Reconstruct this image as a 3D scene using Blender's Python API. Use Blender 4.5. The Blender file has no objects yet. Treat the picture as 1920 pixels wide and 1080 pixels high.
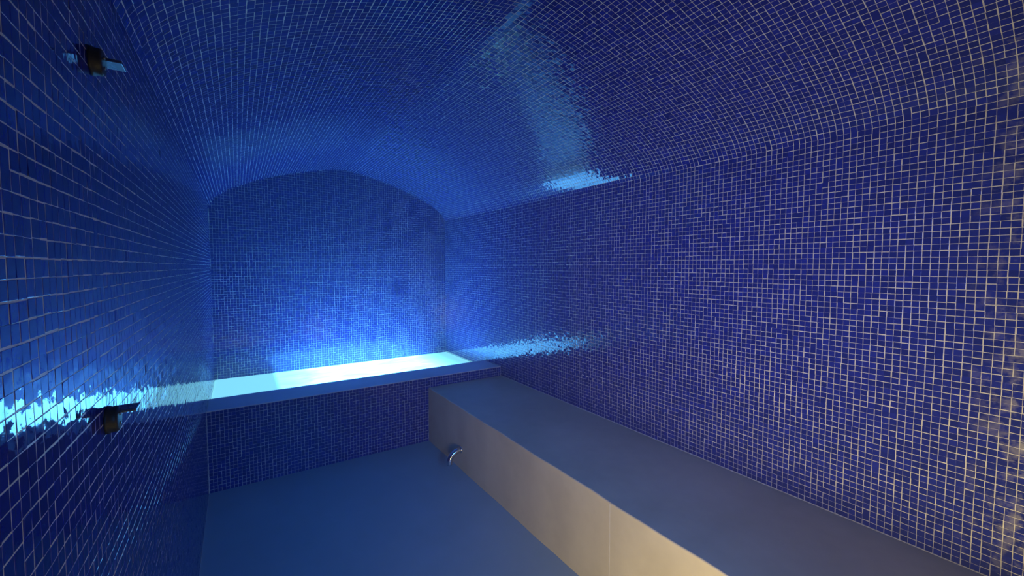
import bpy, bmesh, math, random
import numpy as np
from mathutils import Vector, Matrix

random.seed(7)
rng = np.random.default_rng(11)
sc = bpy.context.scene
C = sc.collection
R = math.radians

# ------------------------------------------------------------------ camera, world, lights, exposure
F_PX = 783.2
YAW, PITCH = R(33.36), R(2.99)
cam_d = bpy.data.cameras.new('camera')
cam_d.sensor_width = 36.0
cam_d.lens = F_PX / 1920 * 36.0
cam_d.clip_start = 0.02
cam = bpy.data.objects.new('camera', cam_d)
C.objects.link(cam)
cam.rotation_euler = (R(90) - PITCH, 0, -YAW)
sc.camera = cam

world = bpy.data.worlds.new('world')
sc.world = world
world.use_nodes = True
world.node_tree.nodes['Background'].inputs[0].default_value = (0.02, 0.02, 0.03, 1)
world.node_tree.nodes['Background'].inputs[1].default_value = 0.1

PANEL_GAIN = 1.5
HAZE = 0.04

def area(name, loc, target, size, power, color):
    l = bpy.data.lights.new(name, 'AREA')
    l.shape = 'RECTANGLE'
    l.size, l.size_y = size
    l.energy = power
    l.color = color
    o = bpy.data.objects.new(name, l)
    C.objects.link(o)
    o.location = loc
    o.rotation_euler = (Vector(target) - Vector(loc)).to_track_quat('-Z', 'Y').to_euler()
    return o
# warm light of the lobby coming in low through the doorway in the left wall, behind the photographer
area('doorway_light', (-0.285, -0.30, -1.16), (1.3, 0.1, -1.16), (0.95, 0.5), 25.0, (1.0, 0.77, 0.30)).data.spread = R(130)
# added blue-violet fill light behind the photographer, lifts the middle of the right wall
lamp = area('blue_fill', (0.12, -1.18, -0.1), (2.03, 2.0, -0.25), (0.4, 1.2), 7.0, (0.22, 0.34, 1.0))
lamp.data.spread = R(54)
# second added blue fill, aimed down to lift the floor, bench top and parapet
area('low_blue_fill', (0.7, -1.22, 0.3), (0.55, 2.3, -1.40), (0.9, 0.6), 4.5, (0.05, 0.30, 1.0)).data.spread = R(46)

sc.view_settings.view_transform = 'Standard'
sc.view_settings.look = 'None'
sc.view_settings.exposure = 0.1
sc.view_settings.gamma = 1.0
sc.view_settings.use_curve_mapping = False

# ------------------------------------------------------------------ room measures (metres, eye at the origin)
XL, XR = -0.19, 2.03
CX, HW = (XL + XR) / 2, (XR - XL) / 2
Y0, Y1 = -1.3, 4.5
ZF, ZS = -1.47, 0.522
YO, YI = 3.274, 3.578
ZL, ZT = -0.932, -1.007
XB, ZB = 1.316, -1.017
P = 0.0223                       # mosaic pitch
TH = 0.00028                      # how far a tile stands proud of the grout

# ------------------------------------------------------------------ materials
def new_mat(name):
    m = bpy.data.materials.new(name)
    m.use_nodes = True
    nt = m.node_tree
    return m, nt, nt.nodes['Principled BSDF']

def nd(nt, t, **kw):
    n = nt.nodes.new(t)
    for k, v in kw.items():
        setattr(n, k, v)
    return n

def noise(nt, vec, scale, detail=2, rough=0.5):
    n = nd(nt, 'ShaderNodeTexNoise')
    n.inputs['Scale'].default_value = scale
    n.inputs['Detail'].default_value = detail
    n.inputs['Roughness'].default_value = rough
    nt.links.new(vec, n.inputs['Vector'])
    return n.outputs['Fac']

def ramp(nt, fac, lo, hi, a=(0, 0, 0, 1), b=(1, 1, 1, 1)):
    n = nd(nt, 'ShaderNodeValToRGB')
    n.color_ramp.elements[0].position = lo
    n.color_ramp.elements[1].position = hi
    n.color_ramp.elements[0].color = a
    n.color_ramp.elements[1].color = b
    nt.links.new(fac, n.inputs['Fac'])
    return n.outputs['Color']

def math_n(nt, op, a, b=None, c=None):
    n = nd(nt, 'ShaderNodeMath', operation=op)
    for i, v in enumerate((a, b, c)):
        if v is None:
            continue
        if isinstance(v, (int, float)):
            n.inputs[i].default_value = v
        else:
            nt.links.new(v, n.inputs[i])
    return n.outputs[0]

def mix(nt, fac, a, b):
    n = nd(nt, 'ShaderNodeMix', data_type='RGBA')
    for s, v in (('Factor', fac), ('A', a), ('B', b)):
        sock = [i for i in n.inputs if i.name == s and (s == 'Factor' and i.type == 'VALUE' or i.type == 'RGBA')][0]
        if isinstance(v, (int, float, tuple)):
            sock.default_value = v
        else:
            nt.links.new(v, sock)
    return [o for o in n.outputs if o.type == 'RGBA'][0]

GROUT = (0.56, 0.53, 0.47, 1)

def mat_tile():
    m, nt, b = new_mat('cobalt glass mosaic')
    geo = nd(nt, 'ShaderNodeNewGeometry')
    pos = geo.outputs['Position']
    at = nd(nt, 'ShaderNodeAttribute', attribute_name='tone')
    col = ramp(nt, at.outputs['Fac'], 0.0, 1.0, (0.005, 0.008, 0.16, 1), (0.013, 0.022, 0.33, 1))
    # streaks of glass colour
    col = mix(nt, math_n(nt, 'MULTIPLY', noise(nt, pos, 180, 2), 0.25), col, (0.02, 0.04, 0.34, 1))
    # dried grout film: a few specks everywhere, a smeared patch at the near end of the right wall
    sep = nd(nt, 'ShaderNodeSeparateXYZ')
    nt.links.new(pos, sep.inputs[0])
    specks = ramp(nt, noise(nt, pos, 95, 3, 0.6), 0.76, 0.80)
    near = math_n(nt, 'MULTIPLY', ramp(nt, math_n(nt, 'SUBTRACT', 0.34, sep.outputs['Y']), 0.0, 0.3),
                  math_n(nt, 'GREATER_THAN', sep.outputs['X'], 1.9))
    smear = ramp(nt, noise(nt, pos, 22, 4, 0.65), 0.50, 0.66)
    film = math_n(nt, 'MULTIPLY', math_n(nt, 'MULTIPLY', near, smear), 0.6)
    film = math_n(nt, 'MAXIMUM', film, math_n(nt, 'MULTIPLY', specks, 0.55))
    col = mix(nt, film, col, GROUT)
    nt.links.new(col, b.inputs['Base Color'])
    r = math_n(nt, 'MULTIPLY_ADD', noise(nt, pos, 14, 3), 0.07, 0.02)
    r = math_n(nt, 'ADD', r, math_n(nt, 'MULTIPLY', film, 0.5))
    nt.links.new(r, b.inputs['Roughness'])
    b.inputs['IOR'].default_value = 1.6
    bp = nd(nt, 'ShaderNodeBump')
    bp.inputs['Strength'].default_value = 1.0
    bp.inputs['Distance'].default_value = 0.0009
    h = math_n(nt, 'ADD', noise(nt, pos, 42, 1), math_n(nt, 'MULTIPLY', noise(nt, pos, 170, 2), 0.10))
    nt.links.new(h, bp.inputs['Height'])
    nt.links.new(bp.outputs[0], b.inputs['Normal'])
    return m

def mat_grout():
    m, nt, b = new_mat('pale cement grout')
    pos = nd(nt, 'ShaderNodeNewGeometry').outputs['Position']
    col = ramp(nt, noise(nt, pos, 30, 4, 0.7), 0.3, 0.7, (0.58, 0.55, 0.49, 1), (0.84, 0.81, 0.74, 1))
    nt.links.new(col, b.inputs['Base Color'])
    b.inputs['Roughness'].default_value = 0.4
    return m

def mat_cement(name, ca, cb, rough=0.55, scale=3.0, bump=0.0006):
    m, nt, b = new_mat(name)
    pos = nd(nt, 'ShaderNodeNewGeometry').outputs['Position']
    f = math_n(nt, 'ADD', math_n(nt, 'MULTIPLY', noise(nt, pos, scale, 5, 0.55), 0.75),
               math_n(nt, 'MULTIPLY', noise(nt, pos, scale * 7, 4, 0.6), 0.25))
    nt.links.new(ramp(nt, f, 0.32, 0.68, ca, cb), b.inputs['Base Color'])
    r = math_n(nt, 'MULTIPLY_ADD', noise(nt, pos, 6, 3), 0.2, rough - 0.1)
    nt.links.new(r, b.inputs['Roughness'])
    bp = nd(nt, 'ShaderNodeBump')
    bp.inputs['Distance'].default_value = bump
    nt.links.new(noise(nt, pos, 25, 4), bp.inputs['Height'])
    nt.links.new(bp.outputs[0], b.inputs['Normal'])
    return m

def mat_simple(name, col, metal=0.0, rough=0.3):
    m, nt, b = new_mat(name)
    pos = nd(nt, 'ShaderNodeNewGeometry').outputs['Position']
    b.inputs['Metallic'].default_value = metal
    c2 = tuple(v * 0.75 for v in col[:3]) + (1,)
    nt.links.new(ramp(nt, noise(nt, pos, 60, 3), 0.35, 0.65, c2, col), b.inputs['Base Color'])
    nt.links.new(math_n(nt, 'MULTIPLY_ADD', noise(nt, pos, 90, 2), 0.1, rough - 0.05), b.inputs['Roughness'])
    return m

def mat_panel():
    # back-lit milky trough floor: brightest in the middle of its length, cloudy
    m, nt, b = new_mat('backlit milky panel')
    pos = nd(nt, 'ShaderNodeNewGeometry').outputs['Position']
    sep = nd(nt, 'ShaderNodeSeparateXYZ')
    nt.links.new(pos, sep.inputs[0])
    mp = nd(nt, 'ShaderNodeMapping')
    mp.inputs['Scale'].default_value = (1.0, 2.2, 1.0)
    nt.links.new(pos, mp.inputs[0])
    n = noise(nt, mp.outputs[0], 3.0, 5, 0.6)
    n.node.inputs['Distortion'].default_value = 1.2
    cl = ramp(nt, n, 0.35, 0.65)
    def step(x0, x1):
        m_ = nd(nt, 'ShaderNodeMapRange', interpolation_type='SMOOTHERSTEP')
        m_.inputs['From Min'].default_value = x0
        m_.inputs['From Max'].default_value = x1
        nt.links.new(sep.outputs['X'], m_.inputs['Value'])
        return m_.outputs[0]
    # the lamp tray runs from 0.25 m off the left wall to short of the right one
    core = math_n(nt, 'MULTIPLY', math_n(nt, 'MULTIPLY_ADD', step(0.24, 0.30), 0.45, math_n(nt, 'MULTIPLY', step(0.2, 0.8), 0.55)),
                  step(2.0, 1.45))
    k = math_n(nt, 'MULTIPLY', core, math_n(nt, 'MULTIPLY_ADD', cl, 0.35, 0.65))
    colr = nd(nt, 'ShaderNodeValToRGB')
    cr = colr.color_ramp
    cr.elements[0].position = 0.0
    cr.elements[0].color = (0.026, 0.085, 0.105, 1)
    cr.elements[1].position = 1.0
    cr.elements[1].color = (0.11, 0.50, 1.0, 1)
    e = cr.elements.new(0.5)
    e.color = (0.055, 0.30, 0.70, 1)
    nt.links.new(k, colr.inputs['Fac'])
    b.inputs['Base Color'].default_value = (0.5, 0.6, 0.6, 1)
    b.inputs['Roughness'].default_value = 0.4
    nt.links.new(colr.outputs[0], b.inputs['Emission Color'])
    nt.links.new(math_n(nt, 'MULTIPLY_ADD', k, 3.0 * PANEL_GAIN, 6.0 * PANEL_GAIN), b.inputs['Emission Strength'])
    return m

M_TILE, M_GROUT = mat_tile(), mat_grout()
M_BENCH = mat_cement('sand microcement', (0.60, 0.53, 0.38, 1), (0.74, 0.66, 0.49, 1), 0.5, 2.2)
M_FLOOR = mat_cement('grey microcement', (0.30, 0.41, 0.47, 1), (0.36, 0.48, 0.55, 1), 0.5, 1.6)
M_CAP = mat_cement('pale microcement', (0.66, 0.64, 0.64, 1), (0.74, 0.72, 0.72, 1), 0.45, 4)
M_PLASTER = mat_cement('dark blue plaster', (0.03, 0.04, 0.14, 1), (0.05, 0.06, 0.18, 1), 0.6, 2)
M_CHROME = mat_simple('chrome', (0.80, 0.80, 0.82, 1), 1.0, 0.10)
M_DARK = mat_simple('dark bronze metal', (0.045, 0.035, 0.028, 1), 0.4, 0.45)
M_STEEL = mat_simple('brushed steel', (0.30, 0.30, 0.32, 1), 1.0, 0.28)
M_PANEL = mat_panel()

# ------------------------------------------------------------------ helpers
def link(name, me, mat=None, parent=None):
    o = bpy.data.objects.new(name, me)
    C.objects.link(o)
    if mat is not None and len(me.materials) == 0:
        me.materials.append(mat)
    if parent is not None:
        o.parent = parent
    return o

def obj(name, bm, mat, parent=None, smooth=False):
    me = bpy.data.meshes.new(name)
    bmesh.ops.recalc_face_normals(bm, faces=bm.faces)
    if smooth:
        for f in bm.faces:
            f.smooth = True
    bm.to_mesh(me)
    bm.free()
    return link(name, me, mat, parent)

def box_bm(lo, hi, bevel=0.0, seg=2, bm=None):
    bm = bm or bmesh.new()
    r = bmesh.ops.create_cube(bm, size=1.0)
    vs = r['verts']
    for v in vs:
        v.co = Vector([lo[i] + (v.co[i] + 0.5) * (hi[i] - lo[i]) for i in range(3)])
    if bevel:
        es = {e for v in vs for e in v.link_edges}
        bmesh.ops.bevel(bm, geom=list(es), offset=bevel, segments=seg, affect='EDGES', profile=0.5)
    return bm

def structure(o):
    o['kind'] = 'structure'
    return o

def empty(name, loc, label, cat, group=None):
    o = bpy.data.objects.new(name, None)
    o.empty_display_size = 0.05
    C.objects.link(o)
    o.location = loc
    o['label'] = label
    o['category'] = cat
    if group:
        o['group'] = group
    return o

def rel(bm, loc):
    bmesh.ops.translate(bm, verts=bm.verts, vec=-Vector(loc))
    return bm

# ------------------------------------------------------------------ vault profile (half, from the crown down)
half = [(0.0, 0.967), (0.07, 0.9595), (0.20, 0.937), (0.38, 0.897), (0.575, 0.840), (0.775, 0.765),
        (0.92, 0.697), (1.015, 0.636), (1.072, 0.583), (1.10, 0.545), (HW, ZS)]
ctrl = [(CX - a, z) for a, z in reversed(half)] + [(CX + a, z) for a, z in half[1:]]

def catmull(pts, n=14):
    out = []
    p = [pts[0]] + pts + [pts[-1]]
    for i in range(1, len(p) - 2):
        a, b, c, d = (np.array(q) for q in p[i - 1:i + 3])
        for k in range(n):
            t = k / n
            out.append(0.5 * ((2 * b) + (c - a) * t + (2 * a - 5 * b + 4 * c - d) * t * t + (3 * b - a - 3 * c + d) * t ** 3))
    out.append(np.array(pts[-1]))
    return np.array(out)

prof_f = catmull(ctrl)
seg = np.hypot(*np.diff(prof_f, axis=0).T)
arc = np.concatenate([[0], np.cumsum(seg)])
NV = int(round(arc[-1] / P))
s = np.linspace(0, arc[-1], NV + 1)
prof = np.stack([np.interp(s, arc, prof_f[:, 0]), np.interp(s, arc, prof_f[:, 1])], -1)

# ------------------------------------------------------------------ room shell (grout faces; tiles laid on them)
T = 0.10
structure(obj('floor', box_bm((XL - T, Y0 - T, ZF - T), (XR + T, Y1 + T, ZF)), M_FLOOR))
DY0, DY1, DZ = -0.80, 0.20, 0.40          # open doorway, nearer than the frame's left edge
wl = box_bm((XL - T, Y0, ZF), (XL, DY0, ZS))
box_bm((XL - T, DY1, ZF), (XL, Y1, ZS), bm=wl)
box_bm((XL - T, DY0, DZ), (XL, DY1, ZS), bm=wl)
wall_left = structure(obj('wall_left', wl, M_GROUT))
wall_right = structure(obj('wall_right', box_bm((XR, Y0, ZF), (XR + T, Y1, ZS)), M_GROUT))

def back_bm(y0, y1):
    bm = bmesh.new()
    out = [(XL - T, ZF), (XL - T, ZS)] + [tuple(q) for q in prof] + [(XR + T, ZS), (XR + T, ZF)]
    # keep it simple: outline up to the vault's outer side
    out = [(XL - T, ZF), (XL - T, ZS + 0.02)] + [(q[0], q[1] + 0.08) for q in prof[::4]] + [(XR + T, ZS + 0.02), (XR + T, ZF)]
    a = [bm.verts.new((x, y0, z)) for x, z in out]
    b = [bm.verts.new((x, y1, z)) for x, z in out]
    bm.faces.new(a)
    bm.faces.new(list(reversed(b)))
    n = len(a)
    for i in range(n):
        bm.faces.new((a[i], a[(i + 1) % n], b[(i + 1) % n], b[i]))
    return bm
wall_back = structure(obj('wall_back', back_bm(Y1, Y1 + T), M_GROUT))

def vault_bm():
    bm = bmesh.new()
    rows = []
    n = len(prof)
    tg = np.gradient(prof, axis=0)
    tg /= np.linalg.norm(tg, axis=1)[:, None]
    outn = np.stack([-tg[:, 1], tg[:, 0]], -1)
    for y in (Y0, Y1):
        rows.append([bm.verts.new((q[0], y, q[1])) for q in prof])
        rows.append([bm.verts.new((q[0] + o[0] * 0.08, y, q[1] + o[1] * 0.08)) for q, o in zip(prof, outn)])
    i0, o0, i1, o1 = rows
    for k in range(n - 1):
        bm.faces.new((i0[k], i1[k], i1[k + 1], i0[k + 1]))
        bm.faces.new((o0[k], o0[k + 1], o1[k + 1], o1[k]))
        bm.faces.new((i0[k], i0[k + 1], o0[k + 1], o0[k]))
        bm.faces.new((i1[k], o1[k], o1[k + 1], i1[k + 1]))
    for k in (0, n - 1):
        bm.faces.new((i0[k], o0[k], o1[k], i1[k]))
    return bm
ceiling = structure(obj('ceiling', vault_bm(), M_GROUT))

# front wall behind the photographer
fb = box_bm((XL - T, Y0 - T, ZF), (XR + T, Y0, ZS))
for v0 in [0]:
    out = [(XL - T, ZS)] + [(q[0], q[1] + 0.08) for q in prof[::4]] + [(XR + T, ZS)]
    a = [fb.verts.new((x, Y0 - T, z)) for x, z in out]
    b = [fb.verts.new((x, Y0, z)) for x, z in out]
    fb.faces.new(a)
    fb.faces.new(list(reversed(b)))
    for i in range(len(a)):
        fb.faces.new((a[i], a[(i + 1) % len(a)], b[(i + 1) % len(a)], b[i]))
structure(obj('wall_front', fb, M_PLASTER))

# ------------------------------------------------------------------ mosaic
fw = np.array([math.sin(YAW) * math.cos(PITCH), math.cos(YAW) * math.cos(PITCH), -math.sin(PITCH)])
rt = np.array([math.cos(YAW), -math.sin(YAW), 0.0])
up = np.cross(rt, fw)
def project(p):
    d = p @ fw
    d2 = np.where(d > 0.05, d, 0.05)
    return 960 + F_PX * (p @ rt) / d2, 540 - F_PX * (p @ up) / d2, d

BASE = np.array([[-1, -1], [1, -1], [1, 1], [-1, 1]], float) * 0.5
FACES = []
for i in range(4):
    j = (i + 1) % 4
    FACES += [(i, j, 4 + j, 4 + i), (4 + i, 4 + j, 8 + j, 8 + i)]
FACES += [(8, 9, 10, 11)]
FACES = np.array(FACES)

def tiles(c, u, v, n, tone, w, h):
    """vertex array (N,12,3) of chamfered tiles"""
    N = len(c)
    out = np.empty((N, 12, 3))
    ch = 0.0003
    for ring, (z, inset) in enumerate(((-0.0006, 0), (TH - 0.00015, 0), (TH, ch))):
        for k in range(4):
            a = BASE[k, 0] * (w - 2 * inset)
            b = BASE[k, 1] * (h - 2 * inset)
            out[:, ring * 4 + k] = c + u * a[:, None] + v * b[:, None] + n * z
    return out

def joined(name, verts, tone, parent):
    N = len(verts)
    nv, nf = N * 12, N * 9
    me = bpy.data.meshes.new(name)
    me.vertices.add(nv)
    me.vertices.foreach_set('co', verts.reshape(-1).astype(np.float32))
    me.loops.add(nf * 4)
    idx = (FACES[None] + (np.arange(N) * 12)[:, None, None]).reshape(-1)
    me.loops.foreach_set('vertex_index', idx.astype(np.int32))
    me.polygons.add(nf)
    me.polygons.foreach_set('loop_start', (np.arange(nf) * 4).astype(np.int32))
    me.update(calc_edges=True)
    me.shade_flat()
    at = me.attributes.new('tone', 'FLOAT', 'FACE')
    at.data.foreach_set('value', np.repeat(tone, 9).astype(np.float32))
    o = link(name, me, M_TILE, parent)
    o['kind'] = 'stuff'
    return o

NT = 6
tile_meshes = []
for k in range(NT):
    vv = tiles(np.zeros((1, 3)), np.array([[1, 0, 0]]), np.array([[0, 1, 0]]), np.array([[0, 0, 1]]),
               None, np.array([P - 0.0019]), np.array([P - 0.0019]))[0]
    me = bpy.data.meshes.new('tile')
    me.from_pydata([tuple(q) for q in vv], [], [tuple(int(i) for i in f) for f in FACES])
    me.shade_flat()
    at = me.attributes.new('tone', 'FLOAT', 'FACE')
    at.data.foreach_set('value', np.full(9, (k + 0.5) / NT, np.float32))
    me.materials.append(M_TILE)
    tile_meshes.append(me)

def lay(c, u, v, n, ij, parent, singles=300, gap=0.0017):
    """c,u,v,n: (N,3) tile centres and frames; ij: grid indices for sheet-wise drift"""
    N = len(c)
    ij = np.asarray(ij)
    # sheets of 15 x 15 tiles shift a little as one; rows inside a sheet wander
    sid = (ij[:, 0] // 15) * 7919 + (ij[:, 1] // 15) * 104729
    def h(a, k):
        x = np.sin(a * 12.9898 + k * 78.233) * 43758.5453
        return (x - np.floor(x)) * 2 - 1
    du = h(sid % 9973, 1) * 0.0004 + h(ij[:, 0] * 31 + ij[:, 1] // 4, 2) * 0.00045 + rng.normal(0, 0.00042, N)
    dv = h(sid % 9967, 3) * 0.0004 + h(ij[:, 1] * 37 + ij[:, 0] // 4, 4) * 0.00045 + rng.normal(0, 0.00042, N)
    w = P - gap + np.clip(rng.normal(0, 0.00030, N), -0.0008, 0.0006)
    hh = P - gap + np.clip(rng.normal(0, 0.00030, N), -0.0008, 0.0006)
    c = c + u * du[:, None] + v * dv[:, None]
    # uneven setting: tilt each tile, a few noticeably
    sig = np.where(rng.random(N) < 0.02, 0.020, 0.010)
    ta, tb, tr = rng.normal(0, 1, N) * sig, rng.normal(0, 1, N) * sig, rng.normal(0, 0.010, N)
    c = c + n * (np.clip((np.abs(ta) + np.abs(tb)) * P * 0.5 - 0.00022, 0, 1) + rng.uniform(0, 0.0001, N))[:, None]
    u2 = u + v * tr[:, None] + n * ta[:, None]
    u2 /= np.linalg.norm(u2, axis=1)[:, None]
    v2 = v - u * tr[:, None] + n * tb[:, None]
    v2 -= u2 * (v2 * u2).sum(1)[:, None]
    v2 /= np.linalg.norm(v2, axis=1)[:, None]
    n2 = np.cross(u2, v2)
    tone = np.clip(rng.beta(2, 2.4, N), 0, 1)
    single = np.zeros(N, bool)
    if singles:
        x, y, d = project(c)
        area_px = (F_PX * P) ** 2 * np.abs((n * c).sum(1)) / np.maximum(d, 0.05) ** 3
        ok = (d > 0.05) & (x > 4) & (x < 1916) & (y > 4) & (y < 1076)
        score = np.where(ok, area_px, -1)
        single[np.argsort(-score)[:singles]] = True
    m = ~single
    joined('mosaic', tiles(c[m], u2[m], v2[m], n2[m], tone[m], w[m], hh[m]), tone[m], parent)
    w0 = P - 0.0019
    for i in np.nonzero(single)[0]:
        o = bpy.data.objects.new('tile', tile_meshes[min(NT - 1, int(tone[i] * NT))])
        mt = Matrix.Identity(4)
        for r in range(3):
            mt[r][0] = u2[i, r] * w[i] / w0
            mt[r][1] = v2[i, r] * hh[i] / w0
            mt[r][2] = n2[i, r]
            mt[r][3] = c[i, r]
        C.objects.link(o)
        o.parent = parent
        o.matrix_basis = mt

NY = int((Y1 - Y0) / P)
ys = Y1 - (np.arange(NY) + 0.5) * P - 0.001
# right wall: rows hang down from the springing
def side(x, n, parent, keep):
    nz = int((ZS - ZF) / P)
    zs = ZS - (np.arange(nz) + 0.5) * P
    I, J = np.meshgrid(np.arange(NY), np.arange(nz), indexing='ij')
    I, J = I.ravel(), J.ravel()
    k = keep(ys[I], zs[J])
    I, J = I[k], J[k]
    N = len(I)
    c = np.stack([np.full(N, x), ys[I], zs[J]], -1)
    nn = np.tile(n, (N, 1)).astype(float)
    v = np.tile([0, 0, 1.0], (N, 1))
    u = np.cross(v, nn)
    lay(c, u, v, nn, np.stack([I, J], -1), parent)
side(XR, (-1.0, 0, 0), wall_right, lambda y, z: np.where(y < YO, z > ZB - P * 0.4, z > ZT + P * 0.6))
side(XL, (1.0, 0, 0), wall_left, lambda y, z: (((y < YO - P * .5) | (z > ZL + P * 0.5)) | ((y > YI) & (z > ZT + P * 0.6))) & ((y < DY0 - P * .5) | (y > DY1 + P * .5) | (z > DZ + P * .5)))
# vault
I, J = np.meshgrid(np.arange(NY), np.arange(NV), indexing='ij')
I, J = I.ravel(), J.ravel()
mid = (prof[1:] + prof[:-1]) / 2
tg = np.diff(prof, axis=0)
tg /= np.linalg.norm(tg, axis=1)[:, None]
c = np.stack([mid[J, 0], ys[I], mid[J, 1]], -1)
v = np.stack([tg[J, 0], np.zeros(len(J)), tg[J, 1]], -1)
n = np.stack([tg[J, 1], np.zeros(len(J)), -tg[J, 0]], -1)
u = np.cross(v, n)
lay(c, u, v, n, np.stack([I, J], -1), ceiling)
# back wall
nx = int((XR - XL) / P)
nz = int((1.0 - ZT) / P)
I, J = np.meshgrid(np.arange(nx), np.arange(nz), indexing='ij')
I, J = I.ravel(), J.ravel()
xs = XL + (np.arange(nx) + 0.5) * (XR - XL) / nx
zz = ZT + (np.arange(nz) + 0.5) * P
top = np.interp(xs[I], prof[:, 0], prof[:, 1])
k = zz[J] - P * 0.5 < top
I, J = I[k], J[k]
N = len(I)
c = np.stack([xs[I], np.full(N, Y1), zz[J]], -1)
v = np.tile([0, 0, 1.0], (N, 1))
n = np.tile([0, -1.0, 0], (N, 1))
u = np.cross(v, n)
lay(c, u, v, n, np.stack([I, J], -1), wall_back, singles=0)

# ------------------------------------------------------------------ lit trough across the end of the room
tl = ((XL + XR) / 2, YO, ZF)
trough = empty('light_trough', tl, 'raised trough glowing bright cyan behind a low blue mosaic parapet against the back wall', 'trough')
G = 0.0
parapet = obj('parapet', rel(box_bm((XL + 0.0006, YO, ZF), (XR - 0.0012, YI, ZL - 0.004)), tl), M_GROUT, trough)
parapet['label'] = 'dark blue mosaic front face of the trough'
cap = obj('coping', rel(box_bm((XL + 0.0006, YO - 0.0008, ZL - 0.004), (XR - 0.0012, YI + 0.002, ZL), 0.0015), tl), M_CAP, trough)
cap['label'] = 'smooth pale coping along the top of the parapet'
bed = obj('basin_bed', rel(box_bm((XL + 0.0006, YI, ZF), (XR - 0.0012, Y1 - 0.001, ZT - 0.03)), tl), M_CAP, trough)
pan = obj('light_panel', rel(box_bm((XL + 0.002, YI + 0.004, ZT - 0.028), (XR - 0.002, Y1 - 0.004, ZT), 0.002, 1), tl), M_PANEL, trough)
pan['label'] = 'glowing milky cyan surface of the trough'
# mosaic on the parapet face
nx = int((XR - XL) / P)
nz = int((ZL - 0.004 - ZF) / P) + 1
I, J = np.meshgrid(np.arange(nx), np.arange(nz), indexing='ij')
I, J = I.ravel(), J.ravel()
zz = ZL - 0.005 - (np.arange(nz) + 0.5) * P
keep = ~((xs[I] > XB + P * 0.5) & (zz[J] < ZB - P * 0.4))
I, J = I[keep], J[keep]
N = len(I)
xs2 = XL + 0.0024 + (np.arange(nx) + 0.5) * (XR - XL - 0.0048) / nx
c = np.stack([xs2[I] - tl[0], np.full(N, YO - tl[1]), zz[J] - tl[2]], -1)
v = np.tile([0, 0, 1.0], (N, 1))
n = np.tile([0, -1.0, 0], (N, 1))
u = np.cross(v, n)
lay(c, u, v, n, np.stack([I, J], -1), parapet, singles=0)

# ------------------------------------------------------------------ bench along the right wall
bl = (XR, (YO + Y0) / 2, ZF)
bench = empty('bench', (XB, 1.0, ZF), 'long built-in bench of smooth sand-coloured cement along the right wall', 'bench')
bl = (XB, 1.0, ZF)
YJ = 1.229
def bench_run(y0, y1, name):
    bm = bmesh.new()
    r = 0.006
    sec = [(XB, ZF), (XB, ZB - r)] + [(XB + r - r * math.cos(a), ZB - r + r * math.sin(a)) for a in (R(22), R(45), R(68))] \
        + [(XB + r, ZB), (XR - 0.0012, ZB), (XR - 0.0012, ZF)]
    ny = max(2, int((y1 - y0) / 0.06))
    rings = []
    for i in range(ny + 1):
        y = y0 + (y1 - y0) * i / ny
        d = 0.0016 * math.sin(y * 9.1 + 1) + 0.0010 * math.sin(y * 23 + 2)
        rings.append([bm.verts.new((x + (d if k < 6 else 0), y, z + (d * 0.4 if 0 < k < 6 else 0))) for k, (x, z) in enumerate(sec)])
    n_ = len(sec)
    for a, b in zip(rings, rings[1:]):
        for k in range(n_):
            bm.faces.new((a[k], b[k], b[(k + 1) % n_], a[(k + 1) % n_]))
    bm.faces.new(rings[0])
    bm.faces.new(list(reversed(rings[-1])))
    o = obj(name, rel(bm, bl), M_BENCH, bench)
    return o
bench_run(Y0 + 0.002, YO - 0.0014, 'body')
# thin sealant bead in the corner between seat and tiles, and in the vertical joint
sb = bmesh.new()
box_bm((XR - 0.003, Y0, ZB - 0.001), (XR - 0.0011, YO - 0.002, ZB + 0.003), 0.001, 1, sb)
obj('sealant_bead', rel(sb, bl), M_GROUT, bench)
dj = 0.0016 * math.sin(YJ * 9.1 + 1) + 0.0010 * math.sin(YJ * 23 + 2)
jb = box_bm((XB + dj - 0.0007, YJ - 0.0012, ZF), (XB + 0.02, YJ + 0.0012, ZB - 0.006))
obj('joint_strip', rel(jb, bl), M_GROUT, bench)

# ------------------------------------------------------------------ chrome tap low on the bench front
def ray(px, py):
    return fw + rt * (px - 960) / F_PX - up * (py - 540) / F_PX
def on_x(px, py, x):
    d = ray(px, py)
    return Vector(d * x / d[0])
def tube(path, radii, seg=24, cap=True):
    bm = bmesh.new()
    rings = []
    pts = [Vector(p) for p in path]
    ref = Vector((0, 1, 0))
    for i, p in enumerate(pts):
        t = (pts[min(i + 1, len(pts) - 1)] - pts[max(i - 1, 0)]).normalized()
        a = ref - t * ref.dot(t)
        if a.length < 1e-4:
            a = Vector((0, 0, 1)) - t * t.z
        a.normalize()
        b = t.cross(a)
        rings.append([bm.verts.new(p + (a * math.cos(2 * math.pi * k / seg) + b * math.sin(2 * math.pi * k / seg)) * radii[i]) for k in range(seg)])
    for a, b in zip(rings, rings[1:]):
        for k in range(seg):
            bm.faces.new((a[k], a[(k + 1) % seg], b[(k + 1) % seg], b[k]))
    if cap:
        bm.faces.new(rings[0])
        bm.faces.new(list(reversed(rings[-1])))
    return bm

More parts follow.
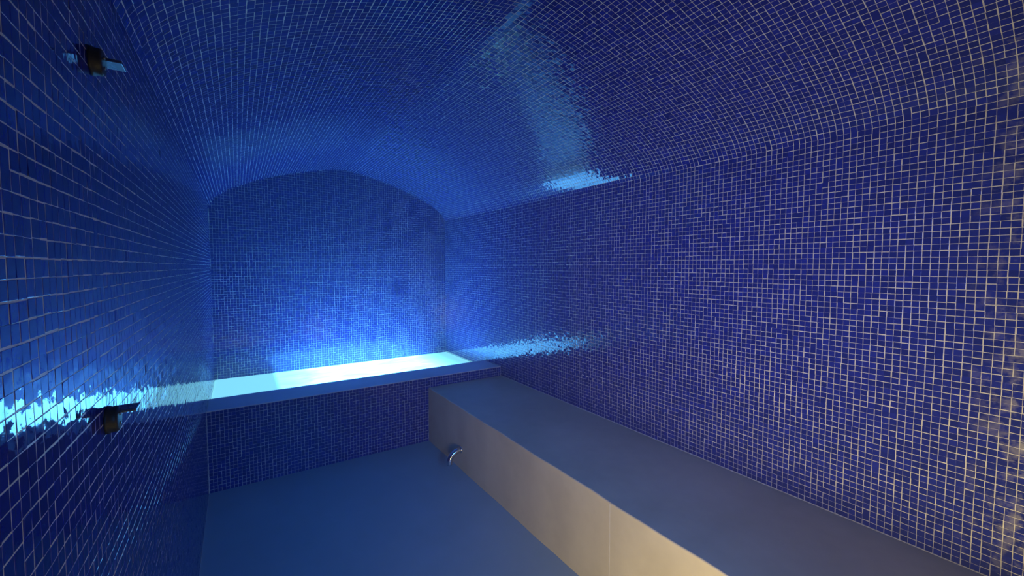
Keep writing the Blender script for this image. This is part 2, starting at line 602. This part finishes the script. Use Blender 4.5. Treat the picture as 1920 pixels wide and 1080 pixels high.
tp = on_x(864, 843, XB)
tap = empty('tap', tuple(tp), 'chrome curved tap spout low on the bench front near the mosaic parapet', 'tap')
pr = 0.021
path, rad = [(0, 0, 0.0), (-0.008, 0, 0.0)], [pr, pr]
for k in range(0, 13):
    a = R(90 * k / 12)
    path.append((-0.010 - 0.080 * math.sin(a), 0, -0.080 + 0.080 * math.cos(a)))
    rad.append(pr)
path.append((-0.090, 0, -0.086)); rad.append(pr)
path += [(-0.090, 0, -0.086), (-0.090, 0, -0.078), (-0.090, 0, -0.065)]
rad += [pr * 0.8, pr * 0.78, pr * 0.75]
obj('spout', tube(path, rad), M_CHROME, tap, True)
fl = tube([(0.001, 0, 0), (-0.004, 0, 0), (-0.007, 0, 0), (-0.0075, 0, 0)], [0.025, 0.025, 0.023, 0.021], 28)
obj('flange', fl, M_CHROME, tap, True)

# ------------------------------------------------------------------ two small wall fittings on the left wall
def fitting(loc, label):
    """round boss standing off the wall with a flat horizontal tab behind it"""
    t = empty('wall_fitting', loc, label, 'wall fitting', 'dark fittings on the left wall')
    r = 0.0215
    bm = tube([(0.0, 0, 0), (0.004, 0, 0), (0.0042, 0, 0), (0.013, 0, 0), (0.0155, 0, 0), (0.0165, 0, 0)],
              [r * 1.08, r * 1.08, r, r, r * 0.93, r * 0.78], 32)
    obj('boss', bm, M_DARK, t, True)
    tab = box_bm((0.0, 0.006, 0.007), (0.037, 0.045, 0.012), 0.0012, 2)
    obj('tab', tab, M_STEEL, t)
    for z in (-0.0085, 0.0085):
        sbm = tube([(0.016, 0.0, z), (0.0175, 0.0, z), (0.018, 0.0, z)], [0.003, 0.003, 0.002], 12)
        obj('screw', sbm, M_STEEL, t, True)
    return t
_p = on_x(212, 786, XL + 0.008)
fitting((XL + TH, _p.y, _p.z), 'lower dark round fitting with flat tab, amid the bright reflection on the left wall')
_p = on_x(182, 116, XL + 0.008)
fitting((XL + TH, _p.y, _p.z), 'upper dark round fitting with flat tab, high on the left wall')

# ------------------------------------------------------------------ light steam filling the room
if HAZE > 0:
    hb = box_bm((XL - 0.02, Y0 - 0.02, ZF - 0.02), (XR + 0.02, Y1 + 0.02, 1.05))
    hm = bpy.data.materials.new('thin steam')
    hm.use_nodes = True
    nt = hm.node_tree
    nt.nodes.remove(nt.nodes['Principled BSDF'])
    vs = nd(nt, 'ShaderNodeVolumeScatter')
    vs.inputs['Density'].default_value = HAZE
    vs.inputs['Anisotropy'].default_value = 0.3
    vs.inputs['Color'].default_value = (0.9, 0.95, 1, 1)
    nt.links.new(vs.outputs[0], nt.nodes['Material Output'].inputs['Volume'])
    hz = obj('steam', hb, hm)
    hz['kind'] = 'stuff'
    hz['label'] = 'thin steam hanging in the whole room'
    hz['category'] = 'steam'
